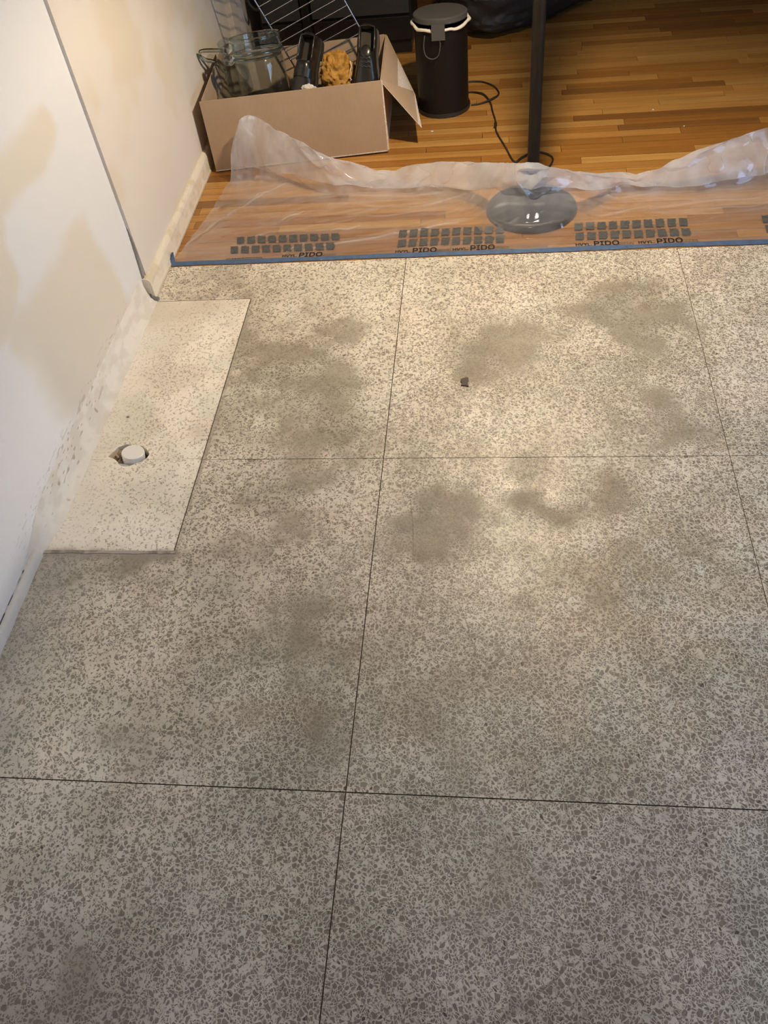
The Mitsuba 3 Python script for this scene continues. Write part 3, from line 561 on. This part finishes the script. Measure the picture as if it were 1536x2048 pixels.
st = catmull([(-0.256, 1.862, 0.316), (-0.252, 1.856, 0.300), (-0.258, 1.850, 0.285), (-0.262, 1.846, 0.262), (-0.256, 1.845, 0.250)], 6)
put('tan_suede_slipper__thread', tube(st, 0.0022, 6), 'paper_white', 40)
thing('crumpled_paper', 'small crumpled off-white paper just below the slip-on shoe', 'paper')
put('crumpled_paper', blob((-0.418, 1.758, 0.262), (0.030, 0.016, 0.018), 0.35, 2.5, 12, 4), 'paper_white', 20)

# wire rack leaning in the back of the box
K = 'wire_rack'
thing(K, 'chrome wire rack leaning in the back of the cardboard box', 'wire rack')
yr = 2.085
rl0, rl1 = np.array([-0.700, yr, 0.606]), np.array([-0.500, yr, 0.155])
rr0, rr1 = np.array([-0.384, yr, 0.668]), np.array([-0.175, yr, 0.228])
put(K+'__rail', tube(smooth_path([rl0, rl1], 4), 0.0034, 10), 'chrome', 50); put(K+'__rail_001', tube(smooth_path([rr0, rr1], 4), 0.0040, 10), 'chrome', 50)
n = 13
for i in range(n):
    a = rl0 + (rl1-rl0)*((i+0.25)/n); b = rr0 + (rr1-rr0)*((i+0.25)/n - 0.12)
    # square the rungs to the rails
    put(K+'__rung', tube(smooth_path([a-[0, 0.004, 0], b-[0, 0.004, 0]], 4), 0.0024, 8), 'chrome', 50)

# ------------------------------------------------------------------ dark furniture at the back
M_ = 'media_cabinet'
thing(M_, 'low black cabinet standing behind the cardboard box and the bin', 'cabinet')
put(M_+'__carcass', rbox(-0.800, -0.075, 2.72, 3.10, 0.06, 0.52, 0.004), 'cabinet_black', 30)
put(M_+'__plinth', box(-0.780, -0.085, 2.735, 3.09, 0.0, 0.06), 'cabinet_black')
for x0, x1 in ((-0.790, -0.600), (-0.545, -0.085)):
    put(M_+'__drawer', rbox(x0, x1, 2.700, 2.722, 0.185, 0.36, 0.003), 'cabinet_grey', 30)
    put(M_+'__lower_panel', rbox(x0, x1, 2.704, 2.722, 0.070, 0.172, 0.003), 'cabinet_black', 30)
put(M_+'__leg', rbox(-0.592, -0.555, 2.690, 2.725, 0.0, 0.52, 0.003), 'cabinet_black', 30)
Dg = 'duffel_bag'
thing(Dg, 'black nylon bag on the floor behind the bin with a grey buckle', 'bag')
bm = blob((0, 0, 0.14), (0.43, 0.24, 0.145), 0.10, 3.0, 21, 5, 0.62)
ang = math.atan2(0.49, 0.60); bm.apply_transform(R(ang, (0, 0, 1))); bm.apply_translation((0.440, 3.125, 0)); bm.vertices[:, 2] = np.maximum(bm.vertices[:, 2], 0.001)
put(Dg+'__body', bm, 'nylon_black', True)
stp = catmull([(0.22, 2.80, 0.06), (0.28, 2.80, 0.115), (0.37, 2.86, 0.15), (0.46, 2.93, 0.135), (0.56, 3.00, 0.06)], 8)
put(Dg+'__strap', tube(stp, 0.012, 8), 'nylon_black', 50)
put(Dg+'__buckle', rbox(0.36, 0.41, 2.815, 2.84, 0.070, 0.098, 0.004), 'grey_plastic', 30)
thing('hanging_cable', 'looped black cable hanging beside the left wall above the box', 'cable')
put('hanging_cable', tube(catmull([(-0.845, 2.66, 0.52), (-0.838, 2.66, 0.36), (-0.818, 2.655, 0.285), (-0.786, 2.65, 0.262), (-0.764, 2.65, 0.29), (-0.758, 2.655, 0.40), (-0.760, 2.69, 0.545), (-0.75, 2.76, 0.528)], 8), 0.0075, 8), 'cable_black', 50)

# ------------------------------------------------------------------ clear plastic sheet taped along the terrazzo edge
# control rows across the sheet: taped edge, flat, foot of the heap, mid, ridge, tucked back hem
ctl = [ # x_tape, (x,y,z) flat, (x,y,z) foot, (x,y,z) mid, (x,y,z) ridge
 (-0.862, (-0.789, 1.32, .003), (-0.752, 1.560, .006), (-0.727, 1.590, .120), (-0.673, 1.600, .238)),
 (-0.760, (-0.712, 1.32, .003), (-0.700, 1.562, .004), (-0.668, 1.585, .130), (-0.640, 1.602, .242)),
 (-0.640, (-0.620, 1.30, .003), (-0.630, 1.548, .004), (-0.610, 1.580, .120), (-0.597, 1.605, .231)),
 (-0.520, (-0.510, 1.28, .003), (-0.523, 1.524, .005), (-0.512, 1.560, .100), (-0.500, 1.590, .178)),
 (-0.400, (-0.390, 1.24, .003), (-0.365, 1.437, .008), (-0.380, 1.470, .085), (-0.392, 1.500, .160)),
 (-0.290, (-0.280, 1.22, .004), (-0.262, 1.412, .010), (-0.285, 1.445, .065), (-0.304, 1.470, .124)),
 (-0.110, (-0.105, 1.22, .004), (-0.095, 1.425, .008), (-0.100, 1.465, .030), (-0.101, 1.510, .050)),
 ( 0.030, ( 0.030, 1.20, .004), ( 0.032, 1.385, .012), ( 0.030, 1.420, .050), ( 0.028, 1.450, .092)),
 ( 0.180, ( 0.180, 1.18, .006), ( 0.185, 1.330, .024), ( 0.192, 1.365, .070), ( 0.199, 1.395, .122)),
 ( 0.310, ( 0.315, 1.060, .004), ( 0.325, 1.215, .085), ( 0.340, 1.235, .135), ( 0.360, 1.250, .183)),
 ( 0.430, ( 0.435, 1.045, .004), ( 0.440, 1.180, .095), ( 0.438, 1.200, .145), ( 0.437, 1.217, .194)),
 ( 0.570, ( 0.570, 1.060, .004), ( 0.586, 1.215, .075), ( 0.584, 1.240, .105), ( 0.584, 1.260, .134)),
 ( 0.760, ( 0.765, 1.18, .004), ( 0.778, 1.320, .012), ( 0.778, 1.340, .038), ( 0.777, 1.365, .058)),
 ( 0.940, ( 0.945, 1.17, .004), ( 0.955, 1.310, .010), ( 0.950, 1.345, .050), ( 0.944, 1.375, .098)),
 ( 1.110, ( 1.115, 1.17, .004), ( 1.128, 1.320, .008), ( 1.118, 1.365, .070), ( 1.108, 1.415, .138)),
 ( 1.300, ( 1.305, 1.18, .004), ( 1.320, 1.340, .008), ( 1.305, 1.400, .090), ( 1.290, 1.450, .172)),
 ( 1.550, ( 1.555, 1.18, .004), ( 1.565, 1.360, .008), ( 1.535, 1.430, .110), ( 1.505, 1.500, .220)),
 ( 1.900, ( 1.90, 1.18, .004), ( 1.90, 1.360, .008), ( 1.88, 1.430, .110), ( 1.86, 1.500, .22)),
]
rows = np.array([[(c[0], 0.984, 0.0032)] + [tuple(q) for q in c[1:]] for c in ctl])       # (cols, 5, 3)
hem = rows[:, 4]*0.45 + rows[:, 3]*0.55 + np.array([0, -0.020, -0.004])
hem2 = rows[:, 3]*0.35 + rows[:, 2]*0.65 + np.array([0.01, -0.012, 0.010])
rows = np.concatenate([rows, hem[:, None], hem2[:, None]], 1)
NU, NV = 900, 230
uc = np.linspace(0, 1, len(ctl)); uc = (rows[:, 0, 0]-rows[0, 0, 0])/(rows[-1, 0, 0]-rows[0, 0, 0])
uu = np.linspace(0, 1, NU); R1 = np.stack([PchipInterpolator(uc, rows[:, k], axis=0)(uu) for k in range(rows.shape[1])], 1)   # (NU,7,3)
vk = np.array([0, 0.36, 0.55, 0.66, 0.80, 0.90, 1.0]); vv = np.linspace(0, 1, NV)
S = PchipInterpolator(vk, R1, axis=1)(vv)                                            # (NU,NV,3)
Ug, Vg = np.meshgrid(uu, vv, indexing='ij'); Xs, Ys = S[..., 0].copy(), S[..., 1].copy()
def ridged(a, b, seed, f=4):
    q = meshkit.fbm(np.stack([a, b, np.full_like(a, seed)], -1), f, seed); return np.maximum(0, 1-np.abs(q-0.5)*9)
lift = np.clip((Vg-0.0)/0.12, 0, 1)
heap = np.clip((Vg-0.42)/0.18, 0, 1)
cr = 0.005*ridged(Xs*1.6, Ys*9, 2, 3) + 0.004*ridged(Xs*1.8+Ys*2.5, Ys*9-Xs*3.5, 5, 3)
tent = np.exp(-((Xs-0.44)/0.30)**2)
cr += 0.007*tent*ridged((Xs-0.44)/(np.abs(Ys-1.30)+0.12)*2.2, Ys*2, 11, 3)
S[..., 2] += (cr*lift*(1-0.5*heap))*(0.25+0.75*np.clip((Ys-1.10)/0.15, 0, 1))
wr = meshkit.fbm(np.stack([Ug*17, Vg*4.5, Ug*0], -1), 3, 3)-0.5
wr2 = ridged(Ug*13+Vg*2.5, Vg*3.2, 14, 2)
S[..., 1] += heap*(0.055*wr - 0.016*wr2)
S[..., 2] += heap*0.014*(meshkit.fbm(np.stack([Ug*26, Vg*4, Ug*0+4], -1), 2, 6)-0.5)
S[..., 0] += heap*0.016*(meshkit.fbm(np.stack([Ug*15, Vg*5, Ug*0+9], -1), 2, 7)-0.5)
# sharp creases, their glints painted as haze: from point, to point, height, half width
CREASE_GLINTS = [(-0.845, 1.078, .005, -0.705, 1.308, .005, 1.0), (-0.705, 1.308, .005, -0.519, 1.524, .006, 1.0), (-0.496, 1.238, .005, -0.415, 1.299, .005, .9), (-0.443, 1.028, .004, -0.383, 1.082, .004, .9), (-0.608, 1.104, .004, -0.537, 1.163, .004, .9),
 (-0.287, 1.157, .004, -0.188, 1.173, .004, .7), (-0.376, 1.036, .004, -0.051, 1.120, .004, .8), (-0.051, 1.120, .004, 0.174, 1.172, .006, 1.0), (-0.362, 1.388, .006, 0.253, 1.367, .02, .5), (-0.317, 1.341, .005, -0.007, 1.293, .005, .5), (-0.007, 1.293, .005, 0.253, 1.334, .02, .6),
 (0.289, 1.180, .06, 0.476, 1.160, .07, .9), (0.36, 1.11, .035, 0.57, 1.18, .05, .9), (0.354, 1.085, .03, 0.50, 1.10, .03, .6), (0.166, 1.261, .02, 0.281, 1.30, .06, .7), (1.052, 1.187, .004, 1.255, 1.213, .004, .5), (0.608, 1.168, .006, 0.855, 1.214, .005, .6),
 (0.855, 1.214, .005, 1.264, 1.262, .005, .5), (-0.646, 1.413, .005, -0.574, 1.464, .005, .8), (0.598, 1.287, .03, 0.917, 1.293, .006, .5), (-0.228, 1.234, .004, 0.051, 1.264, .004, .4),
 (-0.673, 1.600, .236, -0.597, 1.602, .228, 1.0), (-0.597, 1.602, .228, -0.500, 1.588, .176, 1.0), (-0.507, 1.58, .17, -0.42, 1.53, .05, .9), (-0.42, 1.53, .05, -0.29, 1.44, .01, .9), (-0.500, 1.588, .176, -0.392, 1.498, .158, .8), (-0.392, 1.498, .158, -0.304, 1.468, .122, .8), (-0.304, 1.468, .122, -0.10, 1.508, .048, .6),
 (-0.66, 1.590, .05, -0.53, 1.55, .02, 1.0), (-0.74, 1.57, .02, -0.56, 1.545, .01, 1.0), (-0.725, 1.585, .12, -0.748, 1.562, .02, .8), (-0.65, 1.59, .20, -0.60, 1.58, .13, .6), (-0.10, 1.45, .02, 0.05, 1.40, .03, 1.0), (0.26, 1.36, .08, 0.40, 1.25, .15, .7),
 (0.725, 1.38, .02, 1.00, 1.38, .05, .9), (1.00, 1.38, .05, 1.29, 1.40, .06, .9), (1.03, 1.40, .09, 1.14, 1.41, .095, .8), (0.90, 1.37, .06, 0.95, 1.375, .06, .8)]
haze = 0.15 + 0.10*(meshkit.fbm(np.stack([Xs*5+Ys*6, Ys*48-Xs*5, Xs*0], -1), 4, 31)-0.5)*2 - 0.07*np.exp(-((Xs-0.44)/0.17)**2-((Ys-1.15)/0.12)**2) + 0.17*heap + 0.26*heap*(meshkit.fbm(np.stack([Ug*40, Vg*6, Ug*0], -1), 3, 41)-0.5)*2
for ax, ay, az, bx, by, bz, k in CREASE_GLINTS:
    a, b = np.array([ax, ay, az]), np.array([bx, by, bz]); ab = b-a
    t = np.clip(((S-a)@ab)/(ab@ab), 0, 1); dd = S-a-t[..., None]*ab
    bend = 0.006*np.sin(t*7+ax*9); dd[..., 1] += bend; d2 = np.linalg.norm(dd*np.array([1, 1, 0.8]), axis=-1)
    env = np.sin(np.pi*np.clip(t, 0.04, 0.96))**0.5
    prof_ = np.maximum(0, 1-d2/0.011)*env*k
    S[..., 2] += 0.0055*prof_*lift; S[..., 1] -= 0.004*prof_*heap
    haze = haze + 0.40*np.maximum(0, 1-d2/0.0085)*env*k + 0.06*np.maximum(0, 1-d2/0.05)*k  # whitened line stands in for the glint on the fold
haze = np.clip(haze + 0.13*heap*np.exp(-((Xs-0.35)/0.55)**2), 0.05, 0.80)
# keep it off the floor, the lamp base, its pole, and the box front
S[..., 2] = np.maximum(S[..., 2], 0.0032)
rr = np.hypot(S[..., 0]-LX, S[..., 1]-LY)
S[..., 2] = np.where(rr < 0.175, np.maximum(S[..., 2], 0.0345), S[..., 2]); S[..., 2] = np.where((rr >= 0.175) & (rr < 0.205), np.maximum(S[..., 2], 0.0345*(0.205-rr)/0.030), S[..., 2])
S[..., 1] = np.where((np.abs(S[..., 0]-LX) < 0.03) & (S[..., 1] > LY-0.026), LY-0.026, S[..., 1])
yb = A_[1] + (S[..., 0]-A_[0])*(B_-A_)[1]/(B_-A_)[0] - 0.022
S[..., 1] = np.where(S[..., 0] < -0.10, np.minimum(S[..., 1], yb), S[..., 1])
PS = 'plastic_sheet'
thing(PS, 'clear plastic drop sheet heaped over the wooden floor and taped down along its edge', 'plastic sheet')
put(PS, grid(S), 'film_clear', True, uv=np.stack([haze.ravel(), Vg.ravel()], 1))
from scipy.interpolate import LinearNDInterpolator
flat = Vg < 0.36
zf = LinearNDInterpolator(np.c_[S[..., 0][flat], S[..., 1][flat]], S[..., 2][flat])
def on_sheet(m, off=0.0009):
    m = m.copy(); v = np.array(m.vertices); z = zf(v[:, 0], v[:, 1]); z = np.where(np.isnan(z), 0.004, z); v[:, 2] = z + off; m.vertices = v; return m
def printed(x0, x1, y0, y1, skew, seed):
    n = 9; u, v = np.meshgrid(np.linspace(0, 1, n), np.linspace(0, 1, n), indexing='ij')
    r = np.random.default_rng(seed); P = np.zeros((n, n, 3))
    P[..., 0] = x0+(x1-x0)*u + skew*(v-0.5) + r.normal(0, 0.0012, (n, 1))*0 + 0.0016*r.normal(0, 1, (1, n))*(u > 0.9); P[..., 1] = y0+(y1-y0)*v + 0.0014*r.normal(0, 1, (n, 1))*(np.abs(v-0.5) > 0.45)
    return on_sheet(grid(P))
group_x = [(-0.650, 0.0395, -0.008), (-0.035, 0.0385, 0.002), (0.585, 0.0395, 0.003), (1.215, 0.0395, 0.003)]
for gi, (gx, step, skew) in enumerate(group_x):
    for r_, (ya, yb_) in enumerate(((1.036, 1.080), (1.097, 1.140))):
        for k in range(10):
            x = gx + k*step + (0.012 if r_ and gi == 0 else 0)
            put(PS+'__printed_square', printed(x, x+0.0285, ya, yb_, skew, 100*gi+10*r_+k), 'ink_grey')
def lettering(txt, x, y, h, bold, depth=0.0002):
    m = meshkit.text_mesh(txt, h, depth, bold=bold); m.apply_translation((x, y, 0)); v = np.array(m.vertices); top = v[:, 2] > depth/2
    z = zf(v[:, 0], v[:, 1]); z = np.where(np.isnan(z), 0.004, z); v[:, 2] = z + 0.0008 + top*depth; m.vertices = v; return m
def dashes(x0, x1, y, rows_, seed):
    r = random.Random(seed); out = []
    for j in range(rows_):
        x = x0
        while x < x1:
            w = r.uniform(0.004, 0.010); yy = y + j*0.0075
            P = np.array([[[x, yy, 0], [x, yy+0.0032, 0]], [[min(x+w, x1), yy+r.uniform(-.0006, .0006), 0], [min(x+w, x1), yy+0.0032, 0]]]); out.append(on_sheet(grid(P))); x += w + r.uniform(0.0015, 0.003)
    return cat(*out)
for gx in (-0.450, -0.042, 0.160, 0.581, 0.790, 1.215):
    put(PS+'__lettering', lettering('HVYL.', gx, 0.999, 0.0140, True), 'ink_black')
    put(PS+'__lettering', lettering('PIDO', gx+0.060, 0.997, 0.0250, True), 'ink_black')
    put(PS+'__fine_print', dashes(gx+0.142, gx+0.196, 0.998, 2, int(gx*1000)), 'ink_grey')
put(PS+'__fine_print', dashes(-0.655, -0.52, 0.994, 2, 77), 'ink_black')
# blue masking tape along its edge, the end turned up on the baseboard
tx = np.linspace(-0.868, 2.7, 240); q = meshkit.fbm(np.c_[tx*7, tx*0, tx*0], 3, 2)-0.5; q2 = meshkit.fbm(np.c_[tx*9, tx*0+4, tx*0], 3, 3)-0.5
yl, yh = 0.9725+0.010*q, 0.9945+0.008*q2
P = np.stack([np.c_[tx, yl, np.full_like(tx, 0.0022)], np.c_[tx, (yl+yh)/2, np.full_like(tx, 0.0042)], np.c_[tx, yh, np.full_like(tx, 0.0042)], np.c_[tx, yh, np.full_like(tx, 0.0018)], np.c_[tx, yl, np.full_like(tx, 0.0012)], np.c_[tx, yl, np.full_like(tx, 0.0022)]], 1)
thing('masking_tape', 'blue masking tape holding the clear plastic sheet to the terrazzo', 'tape')
put('masking_tape', grid(P), 'tape_blue', 30)
tail = catmull([(-0.862, 0.983, 0.004), (-0.858, 0.990, 0.008), (-0.8545, 1.002, 0.022), (-0.854, 1.014, 0.033)], 6)
wt = np.array([0.004, -0.008, 0.006])
put('masking_tape__turned_end', slab([(-0.864, 0.974, 0.004), (-0.842, 0.986, 0.004), (-0.8535, 1.022, 0.028), (-0.8545, 1.008, 0.034)], 0.0006), 'tape_blue')

# ------------------------------------------------------------------ plug in the broken hole, debris
thing('pipe_plug', 'round white plastic pipe plug sitting in a broken hole in the terrazzo', 'pipe plug')
pm = lathe([(0, -0.028), (0.031, -0.028), (0.0325, 0.006), (0.0315, 0.0085), (0.0295, 0.0095), (0.027, 0.0090), (0, 0.0090)], 56)
pm.apply_transform(R(math.radians(8), (0, 1, 0)) @ R(math.radians(-5), (1, 0, 0))); put('pipe_plug', at(pm, -0.7255, 0.017, 0.006), 'pvc_white', 35)
rr_ = random.Random(5); k = 0
spots = []
while len(spots) < 26:
    x, y = rr_.uniform(-0.805, -0.678), rr_.uniform(-0.025, 0.068)
    if HOLE.buffer(-0.004).contains(sg.Point(x, y)) and math.hypot(x+0.7255, y-0.017) > 0.036: spots.append((x, y))
thing('plug_rubble', 'broken mortar crumbs around the white pipe plug', 'rubble'); labels['plug_rubble']['kind'] = 'stuff'
put('plug_rubble', cat(*[blob((x, y, -0.026+rr_.uniform(0.0, 0.012)), (rr_.uniform(.005, .011), rr_.uniform(.005, .010), rr_.uniform(.006, .011)), 0.35, 1.8, i, 2) for i, (x, y) in enumerate(spots)]), 'rubble')
thing('slate_fragment', 'small flat grey stone fragment lying on the open terrazzo', 'stone')
fr = extrude(sg.Polygon([(-0.011, 0.014), (-0.004, 0.019), (0.004, 0.021), (0.011, 0.022), (0.012, 0.008), (0.009, -0.006), (0.013, -0.018), (0.004, -0.014), (-0.010, -0.013), (-0.006, -0.003), (-0.012, 0.004)]), 0.0, 0.0035)
put('slate_fragment', at(fr, 0.216, 0.306, 0.0003), 'stone_grey')
for i, (x, y, r_, lab) in enumerate(((0.049, 1.896, 0.006, 'white paint chip on the wooden floor in front of the bin'), (0.957, 1.980, 0.0045, 'white paint speck on the wooden floor right of the lamp pole, farther of the two'), (1.058, 1.822, 0.004, 'white paint speck on the wooden floor right of the lamp pole, nearer of the two'))):
    key = 'paint_chip' + (f'_{i:03d}' if i else ''); thing(key, lab, 'paint chip', 'paint chips on the wooden floor')
    put(key, blob((x, y, r_*0.45), (r_, r_*0.8, r_*0.45), 0.3, 2, 30+i, 2), 'paper_white')
